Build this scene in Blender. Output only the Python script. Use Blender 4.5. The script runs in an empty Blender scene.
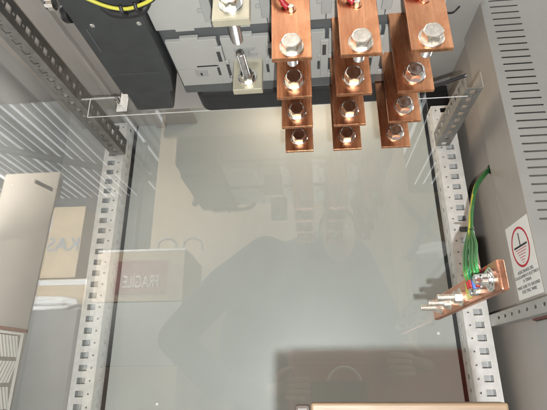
import bpy, bmesh, math, random
from mathutils import Vector, Matrix, Euler
random.seed(7)
scene = bpy.context.scene
COL = scene.collection
PI = math.pi

# ------------------------------------------------------------------ materials
def new_mat(name):
    m = bpy.data.materials.new(name); m.use_nodes = True
    nt = m.node_tree; b = nt.nodes['Principled BSDF']
    return m, nt, b

def mat(name, col, rough=.5, metal=0., var=.06, vscale=30., bump=0., bscale=300., rvar=.1, spec=.5, stretch=(1, 1, 1), coat=0., tint=None, tscale=6.):
    """principled surface with a noise-driven colour, roughness and bump"""
    m, nt, b = new_mat(name); N = nt.nodes; L = nt.links
    tc = N.new('ShaderNodeTexCoord'); mp = N.new('ShaderNodeMapping'); mp.inputs['Scale'].default_value = stretch
    L.new(tc.outputs['Object'], mp.inputs['Vector'])
    n1 = N.new('ShaderNodeTexNoise'); n1.inputs['Scale'].default_value = vscale; n1.inputs['Detail'].default_value = 6
    L.new(mp.outputs['Vector'], n1.inputs['Vector'])
    r = N.new('ShaderNodeValToRGB'); c = Vector(col)
    lo = [max(0, x * (1 - var * 2)) for x in c]; hi = [min(1, x * (1 + var * 2)) for x in c]
    r.color_ramp.elements[0].position = .3; r.color_ramp.elements[1].position = .7
    r.color_ramp.elements[0].color = (*lo, 1); r.color_ramp.elements[1].color = (*hi, 1)
    L.new(n1.outputs['Fac'], r.inputs['Fac'])
    out = r.outputs['Color']
    if tint:
        n3 = N.new('ShaderNodeTexNoise'); n3.inputs['Scale'].default_value = tscale; n3.inputs['Detail'].default_value = 4
        L.new(tc.outputs['Object'], n3.inputs['Vector'])
        r3 = N.new('ShaderNodeValToRGB'); r3.color_ramp.elements[0].position = .48; r3.color_ramp.elements[1].position = .72
        L.new(n3.outputs['Fac'], r3.inputs['Fac'])
        mx = N.new('ShaderNodeMix'); mx.data_type = 'RGBA'
        L.new(r3.outputs['Color'], mx.inputs['Factor']); L.new(out, mx.inputs['A']); mx.inputs['B'].default_value = (*tint, 1)
        out = mx.outputs['Result']
    L.new(out, b.inputs['Base Color'])
    n2 = N.new('ShaderNodeTexNoise'); n2.inputs['Scale'].default_value = vscale * 2.3; n2.inputs['Detail'].default_value = 4
    L.new(mp.outputs['Vector'], n2.inputs['Vector'])
    mr = N.new('ShaderNodeMapRange'); mr.inputs['To Min'].default_value = max(.02, rough - rvar); mr.inputs['To Max'].default_value = min(1, rough + rvar)
    L.new(n2.outputs['Fac'], mr.inputs['Value']); L.new(mr.outputs['Result'], b.inputs['Roughness'])
    b.inputs['Metallic'].default_value = metal; b.inputs['Specular IOR Level'].default_value = spec
    b.inputs['Coat Weight'].default_value = coat
    if bump:
        n4 = N.new('ShaderNodeTexNoise'); n4.inputs['Scale'].default_value = bscale; n4.inputs['Detail'].default_value = 3
        L.new(mp.outputs['Vector'], n4.inputs['Vector'])
        bp = N.new('ShaderNodeBump'); bp.inputs['Strength'].default_value = bump; bp.inputs['Distance'].default_value = .001
        L.new(n4.outputs['Fac'], bp.inputs['Height']); L.new(bp.outputs['Normal'], b.inputs['Normal'])
    return m

M = {}
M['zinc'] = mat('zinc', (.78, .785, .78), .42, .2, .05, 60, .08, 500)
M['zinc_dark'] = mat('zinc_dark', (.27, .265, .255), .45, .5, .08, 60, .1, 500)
M['rail_shaded'] = mat('rail_shaded', (.11, .105, .098), .5, .4, .1, 60, .1, 500)  # darker rail tone, with the shade on the upright face put into the colour
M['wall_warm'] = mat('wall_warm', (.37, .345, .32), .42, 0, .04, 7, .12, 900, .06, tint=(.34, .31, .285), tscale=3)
M['paint'] = mat('paint', (.452, .478, .470), .38, 0, .015, 8, .12, 900, .05)
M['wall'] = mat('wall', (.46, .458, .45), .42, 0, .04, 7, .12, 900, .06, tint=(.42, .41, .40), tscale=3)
M['housing'] = mat('housing', (.36, .36, .345), .4, .15, .03, 12, .15, 900, .06)
M['charcoal'] = mat('charcoal', (.034, .037, .038), .5, 0, .08, 40, .2, 1200)
M['black'] = mat('black', (.012, .012, .013), .5, 0, .1, 30)
M['darkgrey'] = mat('darkgrey', (.075, .08, .082), .5, 0, .05, 40, .15, 1200)
M['plastic'] = mat('plastic', (.33, .328, .312), .45, 0, .015, 30, .12, 1200)
M['plastic_grey'] = mat('plastic_grey', (.27, .27, .262), .45, 0, .03, 40)
M['copper'] = mat('copper', (.80, .365, .205), .27, 1, .20, 26, .12, 160, .10, stretch=(3, 3, .35), tint=(.60, .225, .11), tscale=30)
M['copper_old'] = mat('copper_old', (.78, .38, .24), .30, 1, .10, 24, .12, 160, .1, stretch=(3, .4, 3), tint=(.55, .26, .17), tscale=30)
M['tin'] = mat('tin', (.58, .54, .42), .36, .6, .05, 40, .1, 400)
M['chrome'] = mat('chrome', (.80, .80, .78), .17, 1, .03, 90, .05, 900, .06)
M['bolt'] = mat('bolt', (.80, .77, .71), .30, 1, .08, 220, .2, 900, .1)
M['bolt_dark'] = mat('bolt_dark', (.40, .40, .40), .32, 1, .08, 120)
M['green'] = mat('green', (.035, .21, .055), .38, 0, .06, 40)
M['yellow'] = mat('yellow', (.42, .40, .05), .4, 0, .05, 40)
M['red'] = mat('red', (.26, .010, .014), .4, 0, .05, 60)
M['blue'] = mat('blue', (.05, .12, .45), .4, 0, .05, 60)
M['white'] = mat('white', (.80, .80, .79), .45, 0, .01, 30)
M['label_red'] = mat('label_red', (.50, .02, .04), .5)
M['ink'] = mat('ink', (.02, .02, .025), .5)
M['card'] = mat('card', (.47, .36, .225), .8, 0, .05, 5, .1, 300)
M['card_pale'] = mat('card_pale', (.58, .49, .385), .8, 0, .05, 4, .1, 300)
M['grey_card'] = mat('grey_card', (.34, .34, .33), .8, 0, .05, 5)
M['pale_ink'] = mat('pale_ink', (.72, .68, .66), .6)
M['card_blue'] = mat('card_blue', (.20, .25, .29), .7)
M['fragile'] = mat('fragile', (.30, .14, .12), .6)
M['wood'] = mat('wood', (.082, .050, .025), .6, 0, .10, 14, .15, 90, .1, stretch=(1.2, 12, 12))
M['ply'] = mat('ply', (.42, .32, .22), .7, 0, .05, 3, .1, 60, stretch=(6, 6, 1))
M['steel_sheet'] = mat('steel_sheet', (.58, .585, .58), .45, .2, .06, 4)
M['beam'] = mat('beam', (.17, .175, .18), .5, .2)
M['concrete'] = mat('concrete', (.42, .40, .38), .7, 0, .08, 3, .2, 60)
M['bgwall'] = mat('bgwall', (.42, .42, .41), .7, 0, .05, 2)
M['table'] = mat('table', (.13, .13, .125), .6, 0, .1, 5)
M['cloth'] = mat('cloth', (.055, .07, .085), .9, 0, .1, 14, .3, 200)
M['skin'] = mat('skin', (.50, .30, .22), .5, 0, .05, 20)
M['hair'] = mat('hair', (.03, .02, .015), .6)
M['trousers'] = mat('trousers', (.04, .045, .06), .9)
M['leather'] = mat('leather', (.16, .06, .045), .45, 0, .1, 40, .3, 400)
M['case'] = mat('case', (.50, .10, .065), .5, 0, .08, 20)
M['ring_and_glint'] = mat('ring_and_glint', (.80, .74, .72), .35)  # pale ring mark, and the painted highlight along the flap edge
M['film'] = mat('film', (.75, .75, .73), .3, 0, .03, 20)

def braided():
    """green and yellow spiral earth-wire insulation"""
    m, nt, b = new_mat('green_yellow'); N = nt.nodes; L = nt.links
    tc = N.new('ShaderNodeTexCoord'); sp = N.new('ShaderNodeSeparateXYZ'); L.new(tc.outputs['UV'], sp.inputs[0])
    lt = N.new('ShaderNodeMath'); lt.operation = 'LESS_THAN'; lt.inputs[1].default_value = .36
    L.new(sp.outputs['X'], lt.inputs[0])
    mx = N.new('ShaderNodeMix'); mx.data_type = 'RGBA'; L.new(lt.outputs[0], mx.inputs['Factor'])
    mx.inputs['A'].default_value = (.03, .19, .05, 1); mx.inputs['B'].default_value = (.58, .56, .05, 1)
    L.new(mx.outputs['Result'], b.inputs['Base Color']); b.inputs['Roughness'].default_value = .35
    return m
M['green_yellow'] = braided()

def clear_sheet():
    m, nt, b = new_mat('clear_sheet'); N = nt.nodes; L = nt.links
    out = [n for n in N if n.type == 'OUTPUT_MATERIAL'][0]
    N.remove(b)
    tr = N.new('ShaderNodeBsdfTransparent'); tr.inputs[0].default_value = (.965, .975, .972, 1)
    gl = N.new('ShaderNodeBsdfGlossy'); gl.inputs['Roughness'].default_value = .004; gl.inputs['Color'].default_value = (1, 1, 1, 1)
    fr = N.new('ShaderNodeLayerWeight'); fr.inputs['Blend'].default_value = .5
    pw = N.new('ShaderNodeMath'); pw.operation = 'POWER'; pw.inputs[1].default_value = 5; L.new(fr.outputs['Facing'], pw.inputs[0])
    ml = N.new('ShaderNodeMath'); ml.operation = 'MULTIPLY_ADD'; ml.inputs[1].default_value = .94; ml.inputs[2].default_value = .046
    L.new(pw.outputs[0], ml.inputs[0])
    mx = N.new('ShaderNodeMixShader'); L.new(ml.outputs[0], mx.inputs[0]); L.new(tr.outputs[0], mx.inputs[1]); L.new(gl.outputs[0], mx.inputs[2])
    # dust specks and faint smears lying on the sheet
    tc = N.new('ShaderNodeTexCoord')
    vo = N.new('ShaderNodeTexVoronoi'); vo.inputs['Scale'].default_value = 26; L.new(tc.outputs['Object'], vo.inputs['Vector'])
    sx = N.new('ShaderNodeSeparateColor'); L.new(vo.outputs['Color'], sx.inputs[0])
    mrad = N.new('ShaderNodeMapRange'); mrad.inputs['From Min'].default_value = .80; mrad.inputs['From Max'].default_value = 1
    mrad.inputs['To Min'].default_value = 0; mrad.inputs['To Max'].default_value = .055
    L.new(sx.outputs[0], mrad.inputs['Value'])
    ls = N.new('ShaderNodeMath'); ls.operation = 'LESS_THAN'; L.new(vo.outputs['Distance'], ls.inputs[0]); L.new(mrad.outputs['Result'], ls.inputs[1])
    ns = N.new('ShaderNodeTexNoise'); ns.inputs['Scale'].default_value = 4; ns.inputs['Detail'].default_value = 7; L.new(tc.outputs['Object'], ns.inputs['Vector'])
    nm = N.new('ShaderNodeMapRange'); nm.inputs['From Min'].default_value = .5; nm.inputs['From Max'].default_value = .8
    nm.inputs['To Min'].default_value = .004; nm.inputs['To Max'].default_value = .05; L.new(ns.outputs['Fac'], nm.inputs['Value'])
    mxm = N.new('ShaderNodeMath'); mxm.operation = 'MULTIPLY_ADD'; mxm.inputs[1].default_value = .55
    L.new(ls.outputs[0], mxm.inputs[0]); L.new(nm.outputs['Result'], mxm.inputs[2])
    df = N.new('ShaderNodeBsdfDiffuse'); df.inputs[0].default_value = (.8, .8, .78, 1)
    m2 = N.new('ShaderNodeMixShader'); L.new(mxm.outputs[0], m2.inputs[0]); L.new(mx.outputs[0], m2.inputs[1]); L.new(df.outputs[0], m2.inputs[2])
    L.new(m2.outputs[0], out.inputs['Surface'])
    return m
M['clear'] = clear_sheet()

def emit(name, col, s):
    m, nt, b = new_mat(name); b.inputs['Base Color'].default_value = (*col, 1)
    b.inputs['Emission Color'].default_value = (*col, 1); b.inputs['Emission Strength'].default_value = s
    return m
M['tube'] = emit('tube', (1, .97, .93), 7.)
M['streak_glow'] = emit('streak_glow', (.95, .98, 1), 2.3)  # added glow that makes bright streaks along the ceiling ribs

# ------------------------------------------------------------------ mesh helpers
class MB:
    def __init__(self): self.bm = bmesh.new(); self.uv = None
    def verts_faces(self, vs, fs):
        v = [self.bm.verts.new(p) for p in vs]
        out = []
        for f in fs:
            try: out.append(self.bm.faces.new([v[i] for i in f]))
            except ValueError: pass
        return out
    def box(self, a, b):
        x0, y0, z0 = a; x1, y1, z1 = b
        self.verts_faces([(x0, y0, z0), (x1, y0, z0), (x1, y1, z0), (x0, y1, z0), (x0, y0, z1), (x1, y0, z1), (x1, y1, z1), (x0, y1, z1)],
                         [(3, 2, 1, 0), (4, 5, 6, 7), (0, 1, 5, 4), (1, 2, 6, 5), (2, 3, 7, 6), (3, 0, 4, 7)])
        return self
    def cyl(self, p, axis, r, l, n=28, r2=None, phase=0.):
        """cylinder / prism from p along axis for length l"""
        p = Vector(p); ax = Vector(axis).normalized(); r2 = r if r2 is None else r2
        u = ax.orthogonal().normalized()
        if abs(ax.y) > .9: u = Vector((1, 0, 0))
        if abs(ax.x) > .9: u = Vector((0, 1, 0))
        w = ax.cross(u); vs = []
        for k, rr in ((0, r), (l, r2)):
            for i in range(n):
                a = 2 * PI * i / n + phase
                vs.append(p + ax * k + (u * math.cos(a) + w * math.sin(a)) * rr)
        fs = [tuple(range(n - 1, -1, -1)), tuple(range(n, 2 * n))] + [(i, (i + 1) % n, n + (i + 1) % n, n + i) for i in range(n)]
        self.verts_faces(vs, fs); return self
    def lathe(self, p, axis, prof, n=32, phase=0.):
        """profile of (distance along axis, radius)"""
        p = Vector(p); ax = Vector(axis).normalized(); u = ax.orthogonal().normalized(); w = ax.cross(u); vs = []; fs = []
        for (t, r) in prof:
            for i in range(n):
                a = 2 * PI * i / n + phase; vs.append(p + ax * t + (u * math.cos(a) + w * math.sin(a)) * r)
        for k in range(len(prof) - 1):
            for i in range(n): fs.append((k * n + i, k * n + (i + 1) % n, (k + 1) * n + (i + 1) % n, (k + 1) * n + i))
        fs.append(tuple(range(n - 1, -1, -1))); fs.append(tuple(range((len(prof) - 1) * n, len(prof) * n)))
        self.verts_faces(vs, fs); return self
    def hexhead(self, p, axis, af, h, phase=0.):
        """hexagon with a chamfered crown: a circle on top blending into the six flats"""
        R_ = af / math.sqrt(3)
        p = Vector(p); ax = Vector(axis).normalized(); u = Vector((0, 0, 1)) if abs(ax.z) < .9 else Vector((1, 0, 0)); w = ax.cross(u)
        n = 24; rows = []; phase += PI / 6
        def hexr(a):
            b = (a % (PI / 3)) - PI / 6
            return af / 2 / math.cos(b)
        def ring(t, f): return [p + ax * t + (u * math.cos(a + phase) + w * math.sin(a + phase)) * f(a) for a in [2 * PI * i / n for i in range(n)]]
        rows = [ring(0, hexr), ring(h * .84, hexr), ring(h * .95, lambda a: min(hexr(a), af / 2 * 1.05)), ring(h, lambda a: af / 2 * .90), ring(h * .985, lambda a: af / 2 * .80), ring(h * .985, lambda a: af / 2 * .3)]
        vs = [v for r in rows for v in r]; fs = [tuple(range(n - 1, -1, -1)), tuple(range((len(rows) - 1) * n, len(rows) * n))]
        for k in range(len(rows) - 1):
            for i in range(n): fs.append((k * n + i, k * n + (i + 1) % n, (k + 1) * n + (i + 1) % n, (k + 1) * n + i))
        self.verts_faces(vs, fs); return self
    def washer(self, p, axis, ro, ri, t, n=40):
        self.lathe(p, axis, [(0, ro), (t * .8, ro), (t, ro - t * .2), (t, ri)], n); return self
    def thread(self, p, axis, r, l, pitch=.0016):
        k = int(l / pitch); prof = []
        for i in range(k):
            prof += [(i * pitch, r * .90), (i * pitch + pitch * .45, r)]
        prof += [(l, r * .82)]
        self.lathe(p, axis, prof, 20); return self
    def tube(self, pts, r, n=10, sub=6, twist=0.):
        """swept tube along a smooth curve; uv.x goes once round, shifted along for spirals"""
        P = [Vector(p) for p in pts]; C = []
        for i in range(len(P) - 1):
            p0 = P[max(i - 1, 0)]; p1 = P[i]; p2 = P[i + 1]; p3 = P[min(i + 2, len(P) - 1)]
            for s in range(sub):
                t = s / sub
                C.append(.5 * ((2 * p1) + (p2 - p0) * t + (2 * p0 - 5 * p1 + 4 * p2 - p3) * t * t + (3 * p1 - p0 - 3 * p2 + p3) * t ** 3))
        C.append(P[-1])
        if self.uv is None: self.uv = self.bm.loops.layers.uv.new('UVMap')
        up = None; rings = []; dist = 0.; D = []
        for i, c in enumerate(C):
            d = (C[min(i + 1, len(C) - 1)] - C[max(i - 1, 0)]).normalized()
            if up is None: up = d.orthogonal().normalized()
            up = (up - d * up.dot(d)).normalized(); w = d.cross(up)
            if i: dist += (C[i] - C[i - 1]).length
            D.append(dist)
            rings.append([self.bm.verts.new(c + (up * math.cos(2 * PI * k / n) + w * math.sin(2 * PI * k / n)) * r) for k in range(n)])
        for i in range(len(rings) - 1):
            for k in range(n):
                f = self.bm.faces.new((rings[i][k], rings[i][(k + 1) % n], rings[i + 1][(k + 1) % n], rings[i + 1][k])); f.smooth = True
                u = ((k / n) + twist * D[i]) % 1.
                for lp in f.loops: lp[self.uv].uv = (u, D[i])
        self.bm.faces.new(rings[0][::-1]); self.bm.faces.new(rings[-1]); return self
    def prism(self, poly, zfun, h):
        """poly: 2D points; zfun maps (a,b) -> 3D; h: offset vector"""
        n = len(poly); h = Vector(h); a = [Vector(zfun(*p)) for p in poly]
        self.verts_faces(a + [v + h for v in a], [tuple(range(n - 1, -1, -1)), tuple(range(n, 2 * n))] + [(i, (i + 1) % n, n + (i + 1) % n, n + i) for i in range(n)])
        return self
    def sheet(self, rect, holes, zfun, thick):
        """flat sheet with holes; rect = (a0,b0,a1,b1); holes = lists of 2D points; thick = offset vector"""
        b2 = bmesh.new(); E = []
        def loop(pts):
            vs = [b2.verts.new((p[0], p[1], 0)) for p in pts]
            for i in range(len(vs)): E.append(b2.edges.new((vs[i], vs[(i + 1) % len(vs)])))
        a0, b0, a1, b1 = rect
        loop([(a0, b0), (a1, b0), (a1, b1), (a0, b1)])
        for h in holes: loop(h)
        bmesh.ops.triangle_fill(b2, edges=E, use_beauty=True, use_dissolve=False)
        g = bmesh.ops.extrude_face_region(b2, geom=list(b2.faces))
        for v in [x for x in g['geom'] if isinstance(x, bmesh.types.BMVert)]: v.co.z = 1
        T = Vector(thick); mp = {}
        for v in b2.verts: mp[v] = self.bm.verts.new(Vector(zfun(v.co.x, v.co.y)) + T * v.co.z)
        for f in b2.faces:
            try: self.bm.faces.new([mp[v] for v in f.verts])
            except ValueError: pass
        b2.free(); return self
    def build(self, name, m, parent=None, bevel=0., smooth=None, seg=2, fix=True):
        if fix: bmesh.ops.recalc_face_normals(self.bm, faces=list(self.bm.faces))
        me = bpy.data.meshes.new(name); self.bm.to_mesh(me); self.bm.free()
        o = bpy.data.objects.new(name, me); COL.objects.link(o)
        if m is not None: me.materials.append(m)
        if parent is not None:
            off = Vector((0, 0, 0)); p = parent
            while p: off += p.location; p = p.parent
            me.transform(Matrix.Translation(-off)); o.parent = parent
        if smooth: me.shade_auto(smooth) if hasattr(me, 'shade_auto') else smooth_by_angle(me, smooth)
        if bevel:
            b = o.modifiers.new('bevel', 'BEVEL'); b.width = bevel; b.segments = seg; b.limit_method = 'ANGLE'; b.angle_limit = math.radians(40)
        return o

def smooth_by_angle(me, deg):
    bm = bmesh.new(); bm.from_mesh(me)
    for f in bm.faces: f.smooth = True
    for e in bm.edges:
        if len(e.link_faces) == 2:
            e.smooth = e.calc_face_angle(0) < math.radians(deg)
        else: e.smooth = False
    bm.to_mesh(me); bm.free()

def rect(a0, b0, a1, b1): return [(a0, b0), (a1, b0), (a1, b1), (a0, b1)]
def ngon(a, b, r, n=10): return [(a + r * math.cos(2 * PI * i / n), b + r * math.sin(2 * PI * i / n)) for i in range(n)]
def slot(a0, a1, b, h, n=5):
    r = h / 2; out = []
    for i in range(n + 1): t = -PI / 2 + PI * i / n; out.append((a1 - r + r * math.cos(t), b + r * math.sin(t)))
    for i in range(n + 1): t = PI / 2 + PI * i / n; out.append((a0 + r + r * math.cos(t), b + r * math.sin(t)))
    return out

def tag(o, label, cat, group=None, kind=None):
    o['label'] = label; o['category'] = cat
    if group: o['group'] = group
    if kind: o['kind'] = kind
    return o
def thing(name, loc, label, cat, group=None):
    o = bpy.data.objects.new(name, None); COL.objects.link(o); o.location = loc; o.empty_display_size = .02
    return tag(o, label, cat, group)
def structure(o): o['kind'] = 'structure'; return o
def text_mesh(name, s, size, m, parent, matrix, extrude=.0002):
    cu = bpy.data.curves.new(name, 'FONT'); cu.body = s; cu.size = size; cu.align_x = 'CENTER'; cu.align_y = 'CENTER'; cu.extrude = extrude
    tmp = bpy.data.objects.new(name + '_tmp', cu); COL.objects.link(tmp)
    dg = bpy.context.evaluated_depsgraph_get(); me = bpy.data.meshes.new_from_object(tmp.evaluated_get(dg))
    bpy.data.objects.remove(tmp)
    me.transform(matrix); me.materials.clear(); me.materials.append(m)
    o = bpy.data.objects.new(name, me); COL.objects.link(o)
    off = Vector((0, 0, 0)); p = parent
    while p: off += p.location; p = p.parent
    me.transform(Matrix.Translation(-off)); o.parent = parent
    return o
def copy_tree(o, parent=None):
    c = o.copy(); COL.objects.link(c)
    if parent: c.parent = parent
    for ch in list(o.children): copy_tree(ch, c)
    return c

FLOOR = -1.2
# ------------------------------------------------------------------ the cabinet
cab = thing('electrical_cabinet', (-.08, .95, FLOOR), 'grey open metal cabinet with perforated galvanised posts and plain back plate', 'cabinet')
MB().box((-.446, .985, -.45), (.292, .99, .80)).build('back_panel', M['paint'], cab, .001)
MB().box((-.66, 1.03, -.45), (.42, 1.035, .80)).build('rear_sheet', M['black'], cab)
MB().box((-.64, .985, -.45), (-.517, .99, .80)).build('filler_panel', M['wall'], cab)
MB().box((-.65, .69, -.45), (-.64, 1.03, .80)).build('side_wall', M['wall'], cab)
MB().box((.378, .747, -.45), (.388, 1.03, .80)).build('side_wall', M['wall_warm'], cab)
MB().box((-.64, .58, .72), (.378, 1.03, .73)).build('roof_panel', M['wall'], cab)
rp = MB()
rp.box((-.60, .50, .615), (-.285, .985, .62)); rp.box((-.462, .50, .600), (-.448, .985, .615))
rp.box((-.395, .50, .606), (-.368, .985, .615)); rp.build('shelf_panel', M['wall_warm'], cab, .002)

def post(xo, xi, xr):
    """hollow perforated upright: front face, inner side face, back and outer sides"""
    z0, z1 = -.40, .60; b = MB(); y = .94; s = 1 if xi > xo else -1
    holes = []; side = []
    k = 0; z = z0 + .0125
    while z < z1 - .012:
        cx = xo + s * .021
        holes.append(rect(cx - .0088, z - .0062, cx + .0088, z + .0062))
        holes.append(ngon(xo + s * .0400, z, .0021, 8))
        side.append(slot(y + .020, y + .031, z + .004, .009, 3) if k % 2 == 0 else rect(y + .020, z - .001, y + .031, z + .008))
        side.append(ngon(y + .040, z, .002, 8))
        z += .025; k += 1
    a, c = min(xo, xi), max(xo, xi)
    b.sheet((a, z0, c, z1), holes, lambda p, q: (p, y, q), (0, .0015, 0))
    b.sheet((y + .0016, z0, y + .045, z1), side, lambda p, q: (xi, p, q), (-s * .0015, 0, 0))
    b.box((min(xo, xo + s * .0015), y + .0016, z0), (max(xo, xo + s * .0015), y + .045, z1))
    b.box((a + .002, y + .043, z0), (c - .002, y + .0445, z1))
    return b.build('post', M['zinc'], cab)
post(-.505, -.455, 0); post(.350, .300, 0)

def rail(name, xc, xs, zc, y0, y1, m, m2, hgt=.041, wid=.033):
    """depth rail: perforated upright face at xc and perforated underside towards xs"""
    b = MB(); s = 1 if xs > xc else -1; h1 = []; h2 = []; y = y0 + .012; k = 0
    while y < y1 - .01:
        if k % 2 == 0:
            h1.append(rect(y - .006, zc + .014, y + .006, zc + .028)); h2.append(rect(y - .0065, .010, y + .0065, .021))
        else:
            h1.append(rect(y - .0025, zc + .018, y + .0025, zc + .024)); h2.append(ngon(y, .0155, .0022, 8))
        y += .0125; k += 1
    b.sheet((y0, zc + .0016, y1, zc + hgt), h1, lambda p, q: (xc, p, q), (s * .0015, 0, 0))
    o = b.build(name, m, cab); b = MB()
    b.sheet((y0, 0, y1, wid), h2, lambda p, q: (xc + s * q, p, zc), (0, 0, .0015))
    b.build('rail_flange', m2, cab)
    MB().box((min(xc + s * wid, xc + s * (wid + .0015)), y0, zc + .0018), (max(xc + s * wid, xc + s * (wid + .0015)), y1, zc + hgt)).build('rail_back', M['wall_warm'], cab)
    return o
rail('depth_rail', -.450, -.483, .507, .30, .938, M['rail_shaded'], M['zinc_dark'])  # upright face coloured darker than its flange to paint in its shade
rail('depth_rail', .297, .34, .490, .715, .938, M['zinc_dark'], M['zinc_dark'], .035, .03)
b = MB(); b.sheet((.60, .084, .938, .106), [slot(.62 + .03 * k, .632 + .03 * k, .096, .006, 3) for k in range(10)], lambda p, q: (.350, p, q), (.0015, 0, 0)); b.build('lower_rail', M['housing'], cab)
MB().box((.3517, .60, .084), (.372, .938, .0855)).build('rail_flange', M['housing'], cab)

# vent grille on the left side wall
g = thing('vent_grille', (-.640, .905, -.07), 'pale square ventilation grille with crossed slats on the left side wall', 'grille')
b = MB(); b.box((-.640, .86, -.075), (-.634, .955, .085)); b.build('grille_plate', M['zinc_dark'], g, .001)
b = MB(); b.box((-.6338, .86, -.075), (-.630, .945, -.070)); b.box((-.6338, .86, .080), (-.630, .945, .085)); b.box((-.6338, .940, -.070), (-.630, .945, .080)); b.box((-.6338, .860, -.070), (-.630, .864, .080)); b.build('grille_frame', M['white'], g)
b = MB()
for kz in range(3):
    z0 = -.068 + kz * .05
    for i in range(7):
        y = .868 + i * .0105; d = .010 if kz % 2 else -.010
        b.prism([(y - d, z0 + .003), (y + .005 - d, z0 + .003), (y + .005 + d, z0 + .045), (y + d, z0 + .045)], lambda p, q: (-.6338, max(.864, min(.940, p)), q), (.0025, 0, 0))
b.build('slat_panel', M['white'], g)
MB().box((-.6338, .855, .0855), (-.626, .950, .092)).build('top_edge', M['leather'], g)

# small plate on right side wall
g = thing('wall_plate', (.378, .78, -.02), 'small grey rounded plate with a pale round socket on the right side wall', 'wall plate')
MB().box((.3735, .70, -.012), (.378, .805, .080)).build('plate', M['housing'], g, .003)
MB().box((.371, .70, .0803), (.378, .808, .086)).build('cover_edge', M['leather'], g)
MB().cyl((.3734, .755, .034), (-1, 0, 0), .020, .003).build('socket', M['white'], g, .001)

# ------------------------------------------------------------------ vented housing with warning label
vh = thing('vented_housing', (.40, .745, .112), 'grey sheet metal housing with a column of horizontal vent slots at right', 'vent housing')
b = MB(); hs = []; z = .722 - .016 * 34
for i in range(40):
    zz = .738 - .0160 * i
    if zz < .235: break
    hs.append(slot(.3865, .4425, zz, .0035))
b.sheet((.3715, .112, .478, .80), hs, lambda p, q: (p, .745, q), (0, .0015, 0))
b.build('slotted_front', M['housing'], vh)
b = MB()
for i in range(40):
    zz = .738 - .0160 * i
    if zz < .235: break
    b.prism([(.7468, zz - .003), (.7480, zz - .003), (.7545, zz + .0045), (.7533, zz + .0045)], lambda p, q: (.386, p, q), (.057, 0, 0))
b.build('louvre_panel', M['housing'], vh)
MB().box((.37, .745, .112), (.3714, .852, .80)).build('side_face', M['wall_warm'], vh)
MB().prism([(.4781, .745), (.72, .715), (.72, .72), (.4781, .7465)], lambda p, q: (p, q, .112), (0, 0, .688)).build('door_face', M['housing'], vh)
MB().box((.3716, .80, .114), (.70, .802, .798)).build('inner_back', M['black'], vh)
MB().box((.3716, .7470, .1121), (.477, .799, .1135)).build('bottom_flange', M['housing'], vh)
# label: local frame on the side face, seen from -X: right = towards -Y
LX = .3698
lab = MB(); lab.box((LX - .0003, .7475, .119), (LX, .8395, .253)); lab_o = lab.build('warning_label', M['white'], vh)
def ring(mb, cy, cz, ry, rz, w, x, n=48):
    vs = []; fs = []
    for i in range(n):
        a = 2 * PI * i / n
        for k in (0, 1):
            q = 1 - k * w
            for dx in (0, -.0002): vs.append((x + dx, cy + ry * q * math.cos(a), cz + rz * q * math.sin(a)))
    for i in range(n):
        j = (i + 1) % n; A = i * 4; B = j * 4
        fs += [(A, B, B + 2, A + 2), (A + 1, A + 3, B + 3, B + 1), (A, A + 1, B + 1, B), (A + 2, B + 2, B + 3, A + 3)]
    mb.verts_faces(vs, fs)
b = MB(); ring(b, .7935, .207, .034, .036, .11, LX - .0004); b.build('ring_symbol', M['label_red'], lab_o)
b = MB(); x = LX - .0006
b.box((x, .7915, .210), (x + .0002, .7945, .232)); b.box((x, .768, .2065), (x + .0002, .818, .2100)); b.build('earth_symbol', M['ink'], lab_o)
b = MB()
for i in range(6):
    h = .0215 - .0037 * i; b.box((x, .793 - h, .2025 - i * .0048), (x + .0002, .793 + h, .2036 - i * .0048))
b.build('line_symbol', M['label_red'], lab_o)
def lblmat(cy, cz): return Matrix.Translation((LX - .0005, cy, cz)) @ Matrix(((0, 0, -1, 0), (-1, 0, 0, 0), (0, 1, 0, 0), (0, 0, 0, 1)))
for i, (s, cz, sz) in enumerate((('ASSICURARSI DEL', .1645, .0078), ('COLLEGAMENTO ELETTRICO', .1565, .0070), ('A TERRA', .1485, .0078), ('MAKE SURE TO GROUND', .1385, .0074), ('ELECTRIC WIRE', .1305, .0078))):
    text_mesh('lettering', s, sz, M['ink'], lab_o, lblmat(.7935, cz), .0001)

# ------------------------------------------------------------------ circuit breaker (seen from below)
br = thing('circuit_breaker', (0, .40, .415), 'large four pole circuit breaker with pale terminal covers above the copper bars', 'circuit breaker')
MB().box((-.190, .33, .4205), (.176, .575, .78)).build('body', M['darkgrey'], br, .002)
MB().box((-.176, .5755, .4165), (.172, .640, .78)).build('mounting_block', M['black'], br, .016, seg=5)  # black mount, extended to draw the curved shadow under the breaker
P = lambda p, q: (p, q, .4195)
def cover(poly): return MB().prism(poly, P, (0, 0, -.006)).build('terminal_cover', M['plastic'], br, .0006)
edges = [(-.189, -.1155), (-.1145, -.0445), (-.0435, .0285), (.0295, .1005), (.1015, .172)]
for i, (a, c) in enumerate(edges):
    w = c - a; m1 = a + w * .34; m2 = a + w * .68
    cover([(a, .335), (c, .335), (c, .4365), (m2, .4365), (m2, .4405), (m1, .4405), (m1, .4365), (a, .4365)])
    cover([(a + .004, .4585), (m1, .4585), (m1, .4535), (m2, .4535), (m2, .4585), (c, .4585), (c, .5535), (a + .004, .5535)])
MB().box((-.188, .5545, .416), (.174, .5752, .4203)).build('rear_strip', M['darkgrey'], br, .001)
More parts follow.
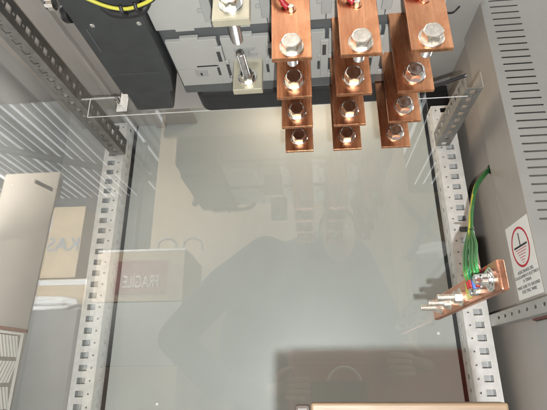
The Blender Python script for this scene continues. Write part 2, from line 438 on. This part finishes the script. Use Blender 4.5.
# cover seams, slots, keyholes and clips
def pieces(name, boxes, m, parent, bevel=0.):
    return [MB().box(*q).build(name, m, parent, bevel) for q in boxes]
pieces('cover_slot', [((-.154, .5095, .4131), (-.123, .5120, .4134)), ((.108, .52, .4131), (.114, .545, .4134))], M['black'], br)
kp = MB().box((-.160, .519, .4128), (-.142, .5325, .41345)).build('key_plate', M['plastic_grey'], br)
MB().box((-.1525, .5245, .4122), (-.1500, .5300, .41275)).build('keyhole', M['black'], kp)
b = MB(); b.box((-.185, .5150, .4132), (-.116, .5156, .4134)); b.build('cover_seam', M['plastic_grey'], br)
for xc in (-.115, -.044, .029, .101):
    cl = MB(); cl.box((xc - .0065, .470, .4095), (xc + .0045, .548, .4134)); cl.box((xc - .010, .500, .4105), (xc + .009, .507, .4136)); cl.box((xc + .0030, .540, .4100), (xc + .012, .547, .4136))
    cl = cl.build('clip', M['plastic'], br, .0008)
    pieces('clip_slot', [((xc + .0048, .510, .4110), (xc + .0078, .532, .41335)), ((xc - .004, .478, .4090), (xc + .001, .498, .40945)), ((xc - .0105, .515, .4110), (xc - .0070, .530, .41335))], M['charcoal'], cl)
    cl = MB(); cl.box((xc - .006, .385, .4095), (xc + .006, .424, .4134)); cl.box((xc - .012, .404, .4105), (xc + .012, .409, .4136)); cl = cl.build('clip', M['plastic_grey'], br, .0008)
    pieces('clip_slot', [((xc + .0065, .388, .4110), (xc + .0090, .402, .41335))], M['charcoal'], cl)
for xc in (-.079, -.008, .065):
    MB().box((xc - .016, .478, .4105), (xc + .012, .4815, .4134)).box((xc - .008, .4810, .4095), (xc + .004, .4899, .4136)).box((xc - .016, .4895, .4105), (xc + .014, .4935, .4134)).build('cover_latch', M['plastic_grey'], br)
MB().box((-.285, .650, .44), (.176, .653, .78)).build('mirror_tone_plate', M['wall_warm'], br)  # added plate that lightens the breaker's dark mirror image

def fastener(parent, x, y, z, head=True, af=.0185, wr=.0126, stub=.022, m=None, nut=False):
    """bolt along Y with its head or nut towards the viewer (-Y)"""
    w = MB().washer((x, y, z), (0, -1, 0), wr, .004, .0024).build('washer', m or M['bolt'], parent, smooth=35)
    bo = MB().hexhead((x, y - .0024, z), (0, -1, 0), af, .0085, phase=0.).build('bolt_head', m or M['bolt'], parent, smooth=28)
    s = MB().thread((x, y + .003, z), (0, 1, 0), .0058, stub).build('bolt_shank', M['bolt_dark'], parent, smooth=50)
    return w, bo, s

# plated neutral terminals
def neutral(x, y, zb, big):
    t = MB().box((x - .0205, y, zb), (x + .0205, y + .011, .4195)).build('terminal', M['tin'], br, .0012)
    MB().washer((x, y, zb + .020), (0, -1, 0), .0135, .004, .0025).build('washer', M['chrome'], t, smooth=35)
    if big:
        MB().hexhead((x, y - .0025, zb + .020), (0, -1, 0), .019, .009, .1).build('bolt_head', M['chrome'], t, smooth=28)
        MB().thread((x, y + .0112, zb + .012), (0, 1, -.06), .0068, .034).build('bolt_shank', M['bolt_dark'], t, smooth=50)
    else:
        MB().hexhead((x, y - .0025, zb + .018), (0, -1, 0), .018, .010, .2).build('nut', M['chrome'], t, smooth=28)
        MB().thread((x, y - .0125, zb + .0185), (-.05, -1, 0), .0052, .040).build('bolt_shank', M['bolt_dark'], t, smooth=50)
    return t
neutral(-.0765, .362, .352, True); neutral(-.079, .503, .3635, False)

# ------------------------------------------------------------------ side module left of the breaker
sm = thing('side_module', (-.235, .40, .40), 'charcoal plastic module with two small screws left of the breaker', 'module')
MB().prism([(-.279, .335), (-.1915, .335), (-.1915, .46), (-.193, .515), (-.200, .548), (-.279, .548)], lambda p, q: (p, q, .400), (0, 0, .35)).build('body', M['charcoal'], sm, .002)
MB().prism([(-.276, .5485), (-.205, .5485), (-.214, .60), (-.276, .60)], lambda p, q: (p, q, .404), (0, 0, .33)).build('rear_cover', M['charcoal'], sm, .004)
for (x, y) in ((-.257, .405), (-.199, .407)):
    s = MB().lathe((x, y, .3999), (0, 0, -1), [(0, .0032), (.001, .0032), (.0018, .002)], 16).build('screw', M['chrome'], sm, smooth=30)
pieces('seam', [((-.268, .41, .3992), (-.2665, .452, .3999)), ((-.276, .5, .3994), (-.205, .5006, .3999))], M['darkgrey'], sm)
kn = MB(); kn.lathe((-.2795, .392, .408), (-1, 0, 0), [(0, .011), (.006, .011), (.009, .009)], 26); kn.build('round_knob', M['black'], sm, smooth=40)
kn = MB(); kn.lathe((-.2885, .374, .406), (-1, 0, 0), [(0, .0075), (.007, .0075), (.010, .006)], 12); kn.build('knob_cap', M['chrome'], sm, smooth=20)
# yellow-green wire tied beneath it
t = thing('striped_wire', (-.20, .366, .385), 'yellow and green striped wire sagging under the charcoal module at the top', 'wire')
MB().tube([(-.262, .330, .42), (-.250, .345, .394), (-.226, .361, .387), (-.203, .369, .385), (-.182, .367, .386), (-.160, .358, .390), (-.14, .34, .41)], .0021, 12, 8, twist=0).build('insulation', M['yellow'], t)
MB().tube([(-.260, .334, .42), (-.249, .349, .397), (-.226, .3652, .3905), (-.203, .3733, .3885), (-.182, .3713, .3895), (-.160, .3615, .394), (-.14, .344, .414)], .0026, 10, 8).build('black_sleeve', M['black'], t)
for (x, y, z) in ((-.203, .371, .387), (-.186, .3695, .388)):
    MB().tube([(x, y - .006, z - .001), (x + .001, y, z - .006), (x + .002, y + .008, z), (x + .001, y + .004, z + .008)], .0022, 8, 5).build('cable_tie', M['black'], t)
t = thing('wire_loop', (-.20, .385, .40), 'black cable bundle held against the charcoal module behind the striped wire', 'cable')
MB().tube([(-.232, .378, .402), (-.222, .384, .396), (-.203, .386, .394), (-.186, .384, .396), (-.178, .378, .402)], .005, 12, 8).build('cable', M['black'], t)

# ------------------------------------------------------------------ copper busbars
def busbar(z_screw=True):
    r = thing('busbar', (0, 0, .300), '', 'busbar')
    b = MB().box((-.0205, -.0026, .300), (.0205, .0026, .455)); b.build('bar', M['copper'], r, .0006)
    fastener(r, 0, -.0027, .3135)
    return r
def slim(r):
    return r
proto = busbar()
rows = (('front', .3665), ('second', .4375), ('third', .5085), ('rearmost', .5795))
colsx = (('left', -.012), ('middle', .057), ('right', .1265))
desc = {'front': 'front copper busbar of the {} column, with the bright large hex bolt',
        'second': 'second copper busbar from the front in the {} column',
        'third': 'third copper busbar from the front in the {} column',
        'rearmost': 'rearmost and lowest looking copper busbar of the {} column'}
first = True
for ri, (rn, y) in enumerate(rows):
    for (cn, x) in colsx:
        o = proto if first else copy_tree(proto)
        first = False
        o.location = (x + random.uniform(-.001, .001), y, .298 + .0022 * ri + random.uniform(-.0008, .0008))
        o['label'] = desc[rn].format(cn); o['group'] = 'copper busbars hanging under the breaker'; o['category'] = 'busbar'
        if ri:  # chromed fasteners on the inner bars
            for ch in o.children:
                if ch.name.startswith(('washer', 'bolt_head')):
                    ch.data = ch.data.copy(); ch.data.materials[0] = M['chrome']
                    ch.location.z += .008
                if ch.name.startswith('bolt_shank'): ch.location.z += .008
for ch in list(proto.children): pass
for (cn, x) in colsx:   # measuring wires screwed on to the front bars
    t = thing('sense_wire', (x, .364, .362), 'red sensing wire with a ring lug screwed to the front busbar of the %s column' % cn, 'wire', 'sensing wires on the front busbars')
    MB().tube([(x - .007, .360, .365), (x - .014, .352, .375), (x - .020, .345, .395), (x - .02, .34, .43)], .0028, 10, 6).build('insulation', M['red'], t)
    MB().washer((x, .3638, .3615), (0, -1, 0), .0055, .002, .001).build('ring_lug', M['copper_old'], t, smooth=40)
    MB().tube([(x - .003, .3625, .3625), (x - .009, .3590, .367)], .0034, 10, 3).build('lug_sleeve', M['red'], t)
    MB().hexhead((x, .3628, .3615), (0, -1, 0), .006, .0035).build('screw', M['bolt'], t, smooth=28)

# ------------------------------------------------------------------ earth bar
eb = thing('earth_bar', (.182, .56, .072), 'copper earth bar with rounded end and three protruding bolts beside the warning label', 'earth bar')
MB().box((.1782, .437, .0722), (.1862, .693, .1026)).build('bar', M['copper_old'], eb, .0020, seg=3)
for y in (.52, .60): MB().lathe((.1863, y, .090), (1, 0, 0), [(0, .006), (.006, .006), (.008, .0075), (.012, .0075)], 20).build('standoff', M['black'], eb, smooth=30)
for k, y in enumerate((.556, .602, .647)):
    bo = MB().thread((.1781, y, .0846), (-1, 0, .0), .0040, .028).build('bolt', M['bolt'], eb, smooth=50)
    MB().hexhead((.1763, y, .0846), (-1, 0, 0), .013, .0072, .3 + .2 * k).build('nut', M['bolt'], bo, smooth=28)
    MB().washer((.1781, y, .0846), (-1, 0, 0), .0108 if k == 0 else .0092, .003, .0018).build('washer', M['bolt'], bo, smooth=35)
bo = MB().lathe((.1781, .457, .0866), (-1, 0, 0), [(0, .0123), (.0016, .0123), (.002, .0104), (.0032, .0100), (.0036, .0084), (.0048, .0080), (.0052, .0068), (.0105, .0060), (.0118, .0044)], 36).build('clamp_bolt', M['chrome'], eb, smooth=30)
MB().hexhead((.1781 - .0116, .457, .0866), (-1, 0, 0), .009, .005, .2).build('nut', M['chrome'], bo, smooth=28)
for (y, z) in ((.478, .085), (.494, .0812), (.508, .083)):
    MB().hexhead((.1781, y, z), (-1, 0, 0), .0082, .005, .4).build('lug_screw', M['chrome'], eb, smooth=28)
MB().box((.1776, .518, .078), (.1781, .534, .097)).build('tag', M['yellow'], eb)

# earth wires from the bar up to the hole in the right wall
W = [('green_yellow', .511, .0945, 'leftmost yellow striped earth wire ending on the copper earth bar', 'red'),
     ('green_yellow', .5025, .0945, 'second yellow striped earth wire from the left on the copper earth bar', 'red'),
     ('green', .493, .0915, 'green earth wire with the blue ferrule on the copper earth bar', 'blue'),
     ('green', .482, .0915, 'green earth wire with a red ferrule, right of the blue ferrule', 'red'),
     ('green', .4755, .0945, 'rightmost green earth wire bowing out towards the warning label', 'red')]
SPR = [(-.003, 0, 0), (-.0015, 0, 0), (0, 0, 0), (.001, -.001, 0), (.0022, -.001, 0)]
for i, (mn, y, z, lb, fm) in enumerate(W):
    k = i - 2; a = Vector((.1735 - .0006 * (i % 2), y, z))
    tie = Vector((.252 + .0014 * k, .695 - .0017 * abs(k), .2105))
    pts = [a, a + Vector((-.0002 + .0003 * k, .001, .016)), (a + Vector((0, 0, .016))).lerp(tie, .45) + Vector(SPR[i]), tie, (.281 + .0011 * k, .750, .2645 + .001 * k), (.323 + .001 * k, .816, .336 - .001 * k), (.372, .866 + .0012 * k, .391 - .0015 * k), (.386, .874, .402)]
    t = thing('earth_wire', a, lb, 'wire', 'earth wires running from the copper bar to the right wall')
    MB().tube(pts, .0018, 12, 10, twist=2.).build('insulation', M[mn], t)
    MB().tube([a + Vector((.001, 0, -.008)), a + Vector((.0005, 0, 0)), a + Vector((-.0002 + .0003 * k, .001, .0125))], .0027, 12, 3).build('ferrule', M[fm], t)
t = thing('cable_tie', (.252, .694, .2105), 'black cable tie strapped around the green earth wires', 'cable tie')
MB().tube([(.252 + .0062 * math.cos(2 * PI * i / 12), .694 + .0048 * math.sin(2 * PI * i / 12), .2105 + .001 * math.cos(2 * PI * i / 12)) for i in range(13)], .0013, 8, 3).build('strap', M['black'], t)
MB().box((.235, .690, .2092), (.2475, .693, .2118)).build('tail', M['black'], t)
t = MB().lathe((.3778, .868, .394), (-1, 0, 0), [(0, .010), (.003, .0095), (.004, .007)], 20).build('cable_grommet', M['black'], None, smooth=40)
tag(t, 'small black grommet in the right wall where the earth wires enter', 'grommet')
t = thing('black_cable', (.20, .50, .44), 'thin black cable passing behind the right column of busbars', 'cable')
MB().tube([(.245, .75, .76), (.262, .75, .738), (.285, .75, .716), (.30, .75, .704), (.315, .75, .704), (.330, .752, .72)], .002, 8, 6).build('cable', M['black'], t)
t = thing('bundle_cable', (.24, .70, .48), 'dark tapering cable above the clear sheet beside the right perforated rail', 'cable')
MB().tube([(.15, .69, .462), (.20, .694, .478), (.245, .70, .492), (.296, .705, .512)], .0036, 10, 6).build('cable', M['black'], t)

# ------------------------------------------------------------------ clear protective sheet
ps = thing('protective_sheet', (-.2, .70, -.30), 'large clear plastic guard sheet across the cabinet below the busbars, mirroring the workshop', 'clear sheet')
MB().box((-.634, .700, -.35), (.2180, .7035, .5055)).build('sheet', M['clear'], ps)
MB().box((-.420, .6975, .4620), (.290, .6990, .4630)).build('seam_edge', M['zinc'], ps)
MB().box((-.440, .7000, .5058), (-.362, .7035, .5072)).build('top_edge', M['zinc'], ps)
MB().box((-.4207, .698, .464), (-.4195, .6995, .505)).build('corner_edge', M['zinc'], ps)
t = thing('angle_bracket', (-.35, .69, .47), 'small galvanised bracket with a bolt at the top left edge of the clear sheet', 'bracket')
MB().box((-.345, .672, .468), (-.342, .694, .528)).box((-.362, .6945, .470), (-.342, .697, .50)).build('plate', M['zinc'], t, .0006)
MB().hexhead((-.3555, .694, .487), (0, -1, 0), .012, .007).build('bolt', M['chrome'], t, smooth=28)
MB().thread((-.3555, .687, .487), (0, -1, 0), .0035, .012).build('bolt_shank', M['bolt_dark'], t, smooth=50)

# upright wooden panel in the foreground
ws = MB().box((-.004, .300, FLOOR), (.114, .312, -.0174)).build('wooden_board', M['wood'], None, .0015)
tag(ws, 'pale wooden board whose upper edge lies across the bottom of the picture', 'wooden board')
t = MB().box((-.014, .301, -.15), (-.0045, .309, -.0185)).build('dark_clamp', M['hair'], None, .002)
tag(t, 'small dark brown block against the left end of the wooden board', 'block')

# ------------------------------------------------------------------ the workshop behind the camera (mirrored in the clear sheet)
structure(MB().box((-9, -7, FLOOR - .1), (6, 3, FLOOR)).build('floor', M['concrete']))
b = MB(); x = -9.; prof = []
while x < 5:
    prof += [(x, 2.80), (x + .05, 2.80), (x + .07, 2.84), (x + .11, 2.84), (x + .13, 2.80)]; x += .13
n = len(prof); vs = [(p[0], -5.2, p[1]) for p in prof] + [(p[0], 1.2, p[1]) for p in prof]
b.verts_faces(vs, [(i, i + 1, n + i + 1, n + i) for i in range(n - 1)]); structure(b.build('ceiling', M['steel_sheet'], fix=False))
b = MB(); x = -9.; rr = random.Random(3)
while x < 5:
    if rr.random() < .85: b.box((x + .010, -5.2, 2.790), (x + .010 + rr.choice((.010, .016, .026, .04)), 1.2, 2.798))
    x += .13
structure(b.build('ceiling_glow_streaks', M['streak_glow']))  # glowing strips added for the light streaks, not real roof windows
bw = MB().box((-9, -5.35, FLOOR), (6, -5.2, 2.9)).build('workshop_wall', M['bgwall']); tag(bw, 'grey workshop wall seen mirrored in the clear sheet', 'wall')
def beam(p, q, r, label):
    t = MB().tube([p, q], r, 8, 1).build('roof_brace', M['beam']); tag(t, label, 'brace', 'roof braces')
beam((-5.5, -1.8, 2.55), (-2.1, -4.2, 2.6), .045, 'grey roof brace crossing the ribbed ceiling, mirrored at upper left')
beam((-2.05, -3.4, 2.75), (-2.75, -5.1, 1.8), .03, 'thin slanting roof brace mirrored just left of the left post')
def lamp_fix(x, y, z, l, label):
    t = thing('tube_lamp', (x, y, z), label, 'lamp', 'workshop tube lamps')
    MB().box((x - .06, y - l / 2, z + .03), (x + .06, y + l / 2, z + .08)).build('housing', M['white'], t)
    MB().cyl((x, y - l / 2 + .03, z + .015), (0, 1, 0), .016, l - .06, 14).build('tube', M['tube'], t, smooth=40)
lamp_fix(-4.35, -4.2, 2.62, 1.6, 'bright tube lamp mirrored at the far left under the ribbed ceiling')
lamp_fix(-.22, -1.6, 2.62, 1.6, 'unseen tube lamp added above and left of the photographer for copper highlights')  # added, unseen; gives the copper bars something bright to mirror
lamp_fix(.30, -1.6, 2.62, 1.6, 'unseen tube lamp added above and right of the photographer for copper highlights')  # second added tube, also for the sheen on the copper
lamp_fix(2.4, -3.0, 2.62, 1.6, 'tube lamp far behind at right under the ribbed ceiling')

# stacked boards, cartons and a crate
Yr = lambda d: 1.4 - d
t = MB().box((-1.55, Yr(4.0) - .03, FLOOR), (.95, Yr(4.0), 2.62)).build('tan_backdrop', M['ply']); tag(t, 'added tan plywood backdrop mirrored behind the dark outline of the photographer', 'plywood')  # added backdrop; its mirror image lays a tan tone over the back panel
cs = thing('cardboard_sheet', (-1.56, Yr(2.2), FLOOR), 'tall pale cardboard panel with a dark hand slot mirrored at the far left', 'cardboard')
b = MB(); b.sheet((-1.80, FLOOR, -1.465, 1.10), [[(-1.61, 1.035), (-1.49, .975), (-1.49, 1.0), (-1.61, 1.06)]], lambda p, q: (p + (.03 * q), Yr(2.2), q), (0, -.012, 0)); b.build('panel', M['card_pale'], cs)
MB().box((-1.64, Yr(2.2) - .05, .95), (-1.44, Yr(2.2) - .04, 1.08)).build('slot_backing', M['leather'], cs)
def carton(x0, x1, d, z0, z1, label, m='card', depth=.6):
    t = thing('carton', ((x0 + x1) / 2, Yr(d), z0), label, 'carton', 'cartons stacked in the workshop')
    MB().box((x0, Yr(d) - depth, z0), (x1, Yr(d), z1)).build('box', M[m], t, .006)
    return t
mirror_text = Matrix(((-1, 0, 0, 0), (0, 0, 1, 0), (0, 1, 0, 0), (0, 0, 0, 1)))
c1 = carton(-3.0, -1.98, 3.5, .76, 1.40, 'large brown carton with faded blue lettering mirrored left of the left post')
text_mesh('lettering', 'KASU', .17, M['card_blue'], c1, Matrix.Translation((-2.19, Yr(3.5) + .003, 1.045)) @ mirror_text)
MB().box((-2.36, Yr(3.5) + .0005, 1.17), (-2.27, Yr(3.5) + .002, 1.32)).build('paper_note', M['white'], c1)
c2 = carton(-3.0, -1.88, 3.52, .10, .755, 'lower brown carton with a white strap mirrored left of the left post')
MB().box((-3.0, Yr(3.52) + .0005, .70), (-1.88, Yr(3.52) + .003, .745)).build('strap', M['white'], c2)
c2b = carton(-3.0, -1.88, 3.52, FLOOR, .095, 'bottom brown carton of the stack mirrored left of the left post')
c3 = carton(-1.55, -.90, 3.0, .47, .83, 'tan carton with a white lid and red FRAGILE panel mirrored beside the left post', 'ply', .5)
MB().box((-1.40, Yr(3.0) + .0005, .52), (-1.02, Yr(3.0) + .003, .76)).build('red_panel', M['fragile'], c3)
text_mesh('lettering', 'FRAGILE', .098, M['pale_ink'], c3, Matrix.Translation((-1.205, Yr(3.0) + .005, .605)) @ mirror_text @ Matrix.Diagonal((.72, 1.25, 1, 1)))
MB().box((-1.55, Yr(3.0) - .3, .8305), (-.90, Yr(3.0), .845)).build('lid', M['white'], c3)
for x in (-1.05, -.86):
    MB().tube([(x - .07, Yr(3.0) - .05, .84), (x - .06, Yr(3.0) - .03, .90), (x, Yr(3.0) - .02, .925), (x + .06, Yr(3.0) - .03, .90), (x + .07, Yr(3.0) - .05, .84)], .009, 8, 5).build('handle', M['grey_card'], c3)
c4 = carton(-1.55, -.90, 3.0, .05, .465, 'grey carton mirrored beneath the FRAGILE panel', 'grey_card', .5)
c4b = carton(-1.55, -.90, 3.0, FLOOR, .045, 'bottom carton of the stack under the grey carton', 'ply', .5)
cr = thing('wooden_crate', (.92, Yr(3.6), FLOOR), 'tan wooden crate with dark crossed braces mirrored left of the right post', 'crate')
MB().box((.74, Yr(3.6) - .6, FLOOR), (1.5, Yr(3.6), 1.44)).build('panel', M['card'], cr)
for (a, c) in (((.76, 1.42), (1.10, .90)), ((1.12, 1.42), (.78, .85))):
    d = (Vector((a[0], a[1])) - Vector((c[0], c[1]))).normalized(); nn = Vector((-d.y, d.x)) * .022
    q = [(a[0] + nn.x, a[1] + nn.y), (a[0] - nn.x, a[1] - nn.y), (c[0] - nn.x, c[1] - nn.y), (c[0] + nn.x, c[1] + nn.y)]
    off = .002 if a[0] < 1 else .024
    MB().prism(q, lambda p, r, o_=off: (p, Yr(3.6) + o_, r), (0, .02, 0)).build('brace', M['beam'], cr)
def crumple(name, c, s, label):
    bm = bmesh.new(); bmesh.ops.create_icosphere(bm, subdivisions=4, radius=1.)
    rnd = random.Random(len(label)); off = [Vector((rnd.uniform(-1, 1), rnd.uniform(-1, 1), rnd.uniform(-1, 1))).normalized() for _ in range(26)]
    for v in bm.verts:
        f = max(abs(v.co.dot(o)) ** 6 for o in off); v.co = v.co * (.55 + .55 * f)
        v.co = Vector((v.co.x * s[0], v.co.y * s[1], v.co.z * s[2])) + Vector(c)
    mb = MB(); mb.bm.free(); mb.bm = bm; o = mb.build(name, M['film']); tag(o, label, 'plastic film'); return o
t = crumple('plastic_film', (-2.12, Yr(3.3), .50), (.34, .12, .075), 'crumpled white plastic film mirrored below the brown cartons')
t = crumple('plastic_film', (.86, Yr(3.0), .76), (.14, .08, .07), 'crumpled white plastic film mirrored below the crossed crate braces')
t = MB().box((-3.3, Yr(3.3) - .2, FLOOR), (-1.74, Yr(3.3) + .12, .45)).build('work_table', M['table']); tag(t, 'grey work table carrying white plastic film, mirrored at left', 'table')
t = MB().box((.70, Yr(3.0) - .2, FLOOR), (1.2, Yr(3.0) + .1, .70)).build('side_table', M['beam']); tag(t, 'grey side table under white plastic film, mirrored at right', 'table')

# ------------------------------------------------------------------ the photographer
def skin_body(name, joints, edges, m, parent, sub=2, root=0):
    me = bpy.data.meshes.new(name); me.from_pydata([j[0] for j in joints], edges, [])
    o = bpy.data.objects.new(name, me); COL.objects.link(o); me.materials.append(m)
    md = o.modifiers.new('skin', 'SKIN'); md.use_smooth_shade = True; md.branch_smoothing = .6
    for i, j in enumerate(joints):
        sv = me.skin_vertices[0].data[i]; r = j[1]
        sv.radius = (r, r) if not isinstance(r, tuple) else r; sv.use_root = (i == root)
    s = o.modifiers.new('sub', 'SUBSURF'); s.levels = sub; s.render_levels = sub
    off = Vector((0, 0, 0)); p = parent
    while p: off += p.location; p = p.parent
    me.transform(Matrix.Translation(-off)); o.parent = parent
    return o
pe = thing('person', (0, -.48, FLOOR), 'person in dark jacket holding a brown case, mirrored as a dark outline', 'person')
def blob(mb, c, r):
    """closed ellipsoid added to a figure"""
    g = bmesh.ops.create_uvsphere(mb.bm, u_segments=24, v_segments=16, radius=1)
    for v in g['verts']: v.co = Vector((c[0] + v.co.x * r[0], c[1] + v.co.y * r[1], c[2] + v.co.z * r[2]))
def limb(mb, *jr):
    for (p, r), (q, r2) in zip(jr, jr[1:]):
        d = Vector(q) - Vector(p); mb.cyl(p, d, r, d.length, 20, r2)
    for p, r in jr: blob(mb, p, (r, r, r))
B = MB()
blob(B, (-.07, -.56, .10), (.345, .20, .36)); blob(B, (-.04, -.55, .36), (.25, .16, .20)); blob(B, (-.07, -.56, -.22), (.29, .19, .26)); blob(B, (-.05, -.55, -.42), (.20, .16, .16))
limb(B, ((-.02, -.52, .44), .14), ((.08, -.46, .52), .085), ((.12, -.43, .55), .07))
limb(B, ((-.20, -.50, .485), .095), ((-.37, -.42, .345), .082), ((-.545, -.34, .13), .066), ((-.33, -.20, -.04), .056), ((-.15, -.09, -.06), .036))
limb(B, ((.17, -.50, .46), .095), ((.245, -.43, .25), .082), ((.300, -.34, .05), .066), ((.345, -.20, -.02), .052), ((.335, -.095, -.02), .036))
for sx in (-1, 1): limb(B, ((-.03 + sx * .10, -.55, -.42), .12), ((-.02 + sx * .12, -.49, -.76), .078), ((sx * .12, -.50, -1.11), .055))
bo = B.build('body', M['cloth'], pe)
rm = bo.modifiers.new('merge', 'REMESH'); rm.mode = 'VOXEL'; rm.voxel_size = .016; rm.use_smooth_shade = True
sm_ = bo.modifiers.new('soften', 'SMOOTH'); sm_.factor = .5; sm_.iterations = 10
b = MB(); bm = b.bm; bmesh.ops.create_uvsphere(bm, u_segments=32, v_segments=24, radius=1)
for v in bm.verts:
    x, y, z = v.co
    w = .076 * (1 - .18 * max(0, -z)); dpt = .096 * (1 - .10 * max(0, -z))
    if y > 0:
        y2 = y + .16 * math.exp(-((x / .16) ** 2) - ((z + .12) / .22) ** 2) - .05 * math.exp(-(((abs(x) - .36) / .17) ** 2) - ((z - .05) / .12) ** 2)
    else: y2 = y
    v.co = Vector((.115 + w * x, -.40 + dpt * y2, .545 + .118 * z))
b.build('head', M['skin'], pe, smooth=80)
b = MB(); bm = b.bm; bmesh.ops.create_uvsphere(bm, u_segments=32, v_segments=20, radius=1)
for v in list(bm.verts):
    if v.co.z < -.35 or (v.co.y > .55 and v.co.z < .45): bm.verts.remove(v)
for v in bm.verts: v.co = Vector((.115 + .083 * v.co.x, -.408 + .103 * v.co.y, .552 + .125 * v.co.z))
b.build('hair', M['hair'], pe, smooth=80, fix=False)
for s in (-1, 1):
    MB().tube([(.115 + s * .074, -.395, .565), (.115 + s * .084, -.402, .555), (.115 + s * .080, -.40, .530)], .010, 8, 4).build('ear', M['skin'], pe)
    MB().cyl((.115 + s * .029, -.318, .556), (0, 1, 0), .010, .006, 14).build('eye', M['white'], pe)
    f = MB(); f.box((s * .12 - .045, -.55, FLOOR), (s * .12 + .045, -.33, FLOOR + .09)); f.build('shoe', M['black'], pe, .03, seg=4)
MB().box((.093, -.313, .488), (.137, -.306, .496)).build('mouth', M['label_red'], pe, .003)
def hand(px, py, pz, s, curl):
    """palm and five fingers clasping the case edge; s = +1 fingers point to -X"""
    jt = [((px + s * .03, py, pz), .024), ((px - s * .015, py + .01, pz + .012), .022), ((px - s * .045, py + .015, pz + .02), .018)]
    skin_body('hand', jt, [(0, 1), (1, 2)], M['skin'], pe, 2)
    for k, (dz, l) in enumerate(((.040, .075), (.020, .085), (0., .08), (-.02, .064))):
        a = Vector((px - s * .028, py + .012, pz + dz * .75)); q = [a, a + Vector((-s * l * .45, .020, dz * .15)), a + Vector((-s * l * .78, .026, dz * .18)), a + Vector((-s * l, .018, dz * .2))]
        skin_body('finger', [(q[0], .0105), (q[1], .010), (q[2], .009), (q[3], .0075)], [(0, 1), (1, 2), (2, 3)], M['skin'], pe, 2)
    a = Vector((px, py + .006, pz + .035)); skin_body('thumb', [(a, .013), (a + Vector((-s * .03, .022, .028)), .011), (a + Vector((-s * .062, .028, .034)), .009)], [(0, 1), (1, 2)], M['skin'], pe, 2)
hand(.325, -.055, .012, 1, 1); hand(-.125, -.065, -.055, -1, 1)
ph = thing('brown_case', (.2, -.04, -.16), 'flat dark brown case with a pale ring mark, mirrored at the bottom', 'case')
MB().box((-.085, -.050, -.20), (.50, -.040, .066)).build('back_cover', M['case'], ph, .004)
b = MB().box((-.072, -.0398, -.17), (.195, -.033, .029)); b.build('flap', M['case'], ph, .003)
MB().box((-.060, -.0360, .0285), (.19, -.0335, .0305)).build('flap_glint', M['ring_and_glint'], ph)  # pale strip painting the highlight along the top of the flap
vs = MB(); n = 48; pts = [(.084 + .050 * math.cos(2 * PI * i / n), -.0325, -.034 + .050 * math.sin(2 * PI * i / n)) for i in range(n + 1)]
vs.tube(pts, .0045, 8, 1).build('ring_mark', M['ring_and_glint'], ph)

# ------------------------------------------------------------------ light
w = bpy.data.worlds.new('World'); scene.world = w; w.use_nodes = True
w.node_tree.nodes['Background'].inputs[0].default_value = (.92, .97, 1.0, 1); w.node_tree.nodes['Background'].inputs[1].default_value = .07
def area(name, loc, target, sx, sy, power, col):
    l = bpy.data.lights.new(name, 'AREA'); l.shape = 'RECTANGLE'; l.size = sx; l.size_y = sy; l.energy = power; l.color = col
    o = bpy.data.objects.new(name, l); COL.objects.link(o); o.location = loc
    o.rotation_euler = (Vector(target) - Vector(loc)).to_track_quat('-Z', 'Y').to_euler(); return o
area('fill_floor_bounce', (.1, -.7, -1.1), (0, .9, .5), 1.2, .8, 5, (1, .72, .52))  # added fill in place of warm bounce from the floor
area('fill_warm_panel', (.02, .82, .70), (.02, .90, .40), .34, .05, 1.1, (1, .78, .56))  # added unseen fill behind the breaker, warms the upper back panel
area('fill_side', (-2.5, .6, .5), (-1.7, -1.4, .5), .8, .8, 48, (1, .96, .9))  # added fill on the mirrored cardboard and cartons
area('fill_side', (2.2, .6, .8), (.45, -.7, .2), .6, .6, 75, (1, .96, .9))  # added fill so the case and hands show in the mirror image
area('fill_cartons', (-2.1, .25, 2.2), (-1.95, -1.4, .4), .8, .4, 95, (1, .97, .92)).data.spread = math.radians(120)  # added overhead fill for the carton faces turned to the sheet
area('fill_ceiling', (-2.6, -.5, .9), (-2.8, -2.4, 2.8), 1.6, 1.4, 320, (.97, .99, 1))  # added fill that brightens the ribbed ceiling from below
fl = bpy.data.lights.new('phone_flash', 'SPOT'); fl.energy = 28.5; fl.color = (.975, 1, .985); fl.shadow_soft_size = .005; fl.spot_size = math.radians(165); fl.spot_blend = .35
fo = bpy.data.objects.new('phone_flash', fl); COL.objects.link(fo); fo.location = (.02, -.012, -.048)
fo.rotation_euler = Vector((0, 1, .25)).to_track_quat('-Z', 'Y').to_euler()

# ------------------------------------------------------------------ camera
cam = bpy.data.cameras.new('camera'); co = bpy.data.objects.new('camera', cam); COL.objects.link(co); scene.camera = co
Rm = [[.9957, -.0384, -.0845], [.0, .3545, .931], [-.006, -.934, .356]]
F = 441.; Nv = Vector((42.5, 168, F)).normalized(); Vv = Vector((-7.5, -1158, F)); Vv = (Vv - Nv * Vv.dot(Nv)).normalized(); Xv = Nv.cross(Vv)
if Xv.x < 0: Xv = -Xv
rx = Vector((Xv.x, Nv.x, Vv.x)); dn = Vector((Xv.y, Nv.y, Vv.y)); fw = Vector((Xv.z, Nv.z, Vv.z))
m3 = Matrix((rx, -dn, -fw)).transposed()
co.matrix_world = m3.to_4x4()
cam.sensor_width = 36; cam.lens = 36 * F / 547; cam.clip_start = .02; cam.clip_end = 100

scene.render.engine = 'CYCLES'
scene.cycles.use_denoising = True
scene.cycles.max_bounces = 10; scene.cycles.transparent_max_bounces = 16; scene.cycles.caustics_reflective = False; scene.cycles.caustics_refractive = False
scene.view_settings.view_transform = 'Standard'; scene.view_settings.look = 'None'; scene.view_settings.exposure = -.15; scene.view_settings.gamma = 1
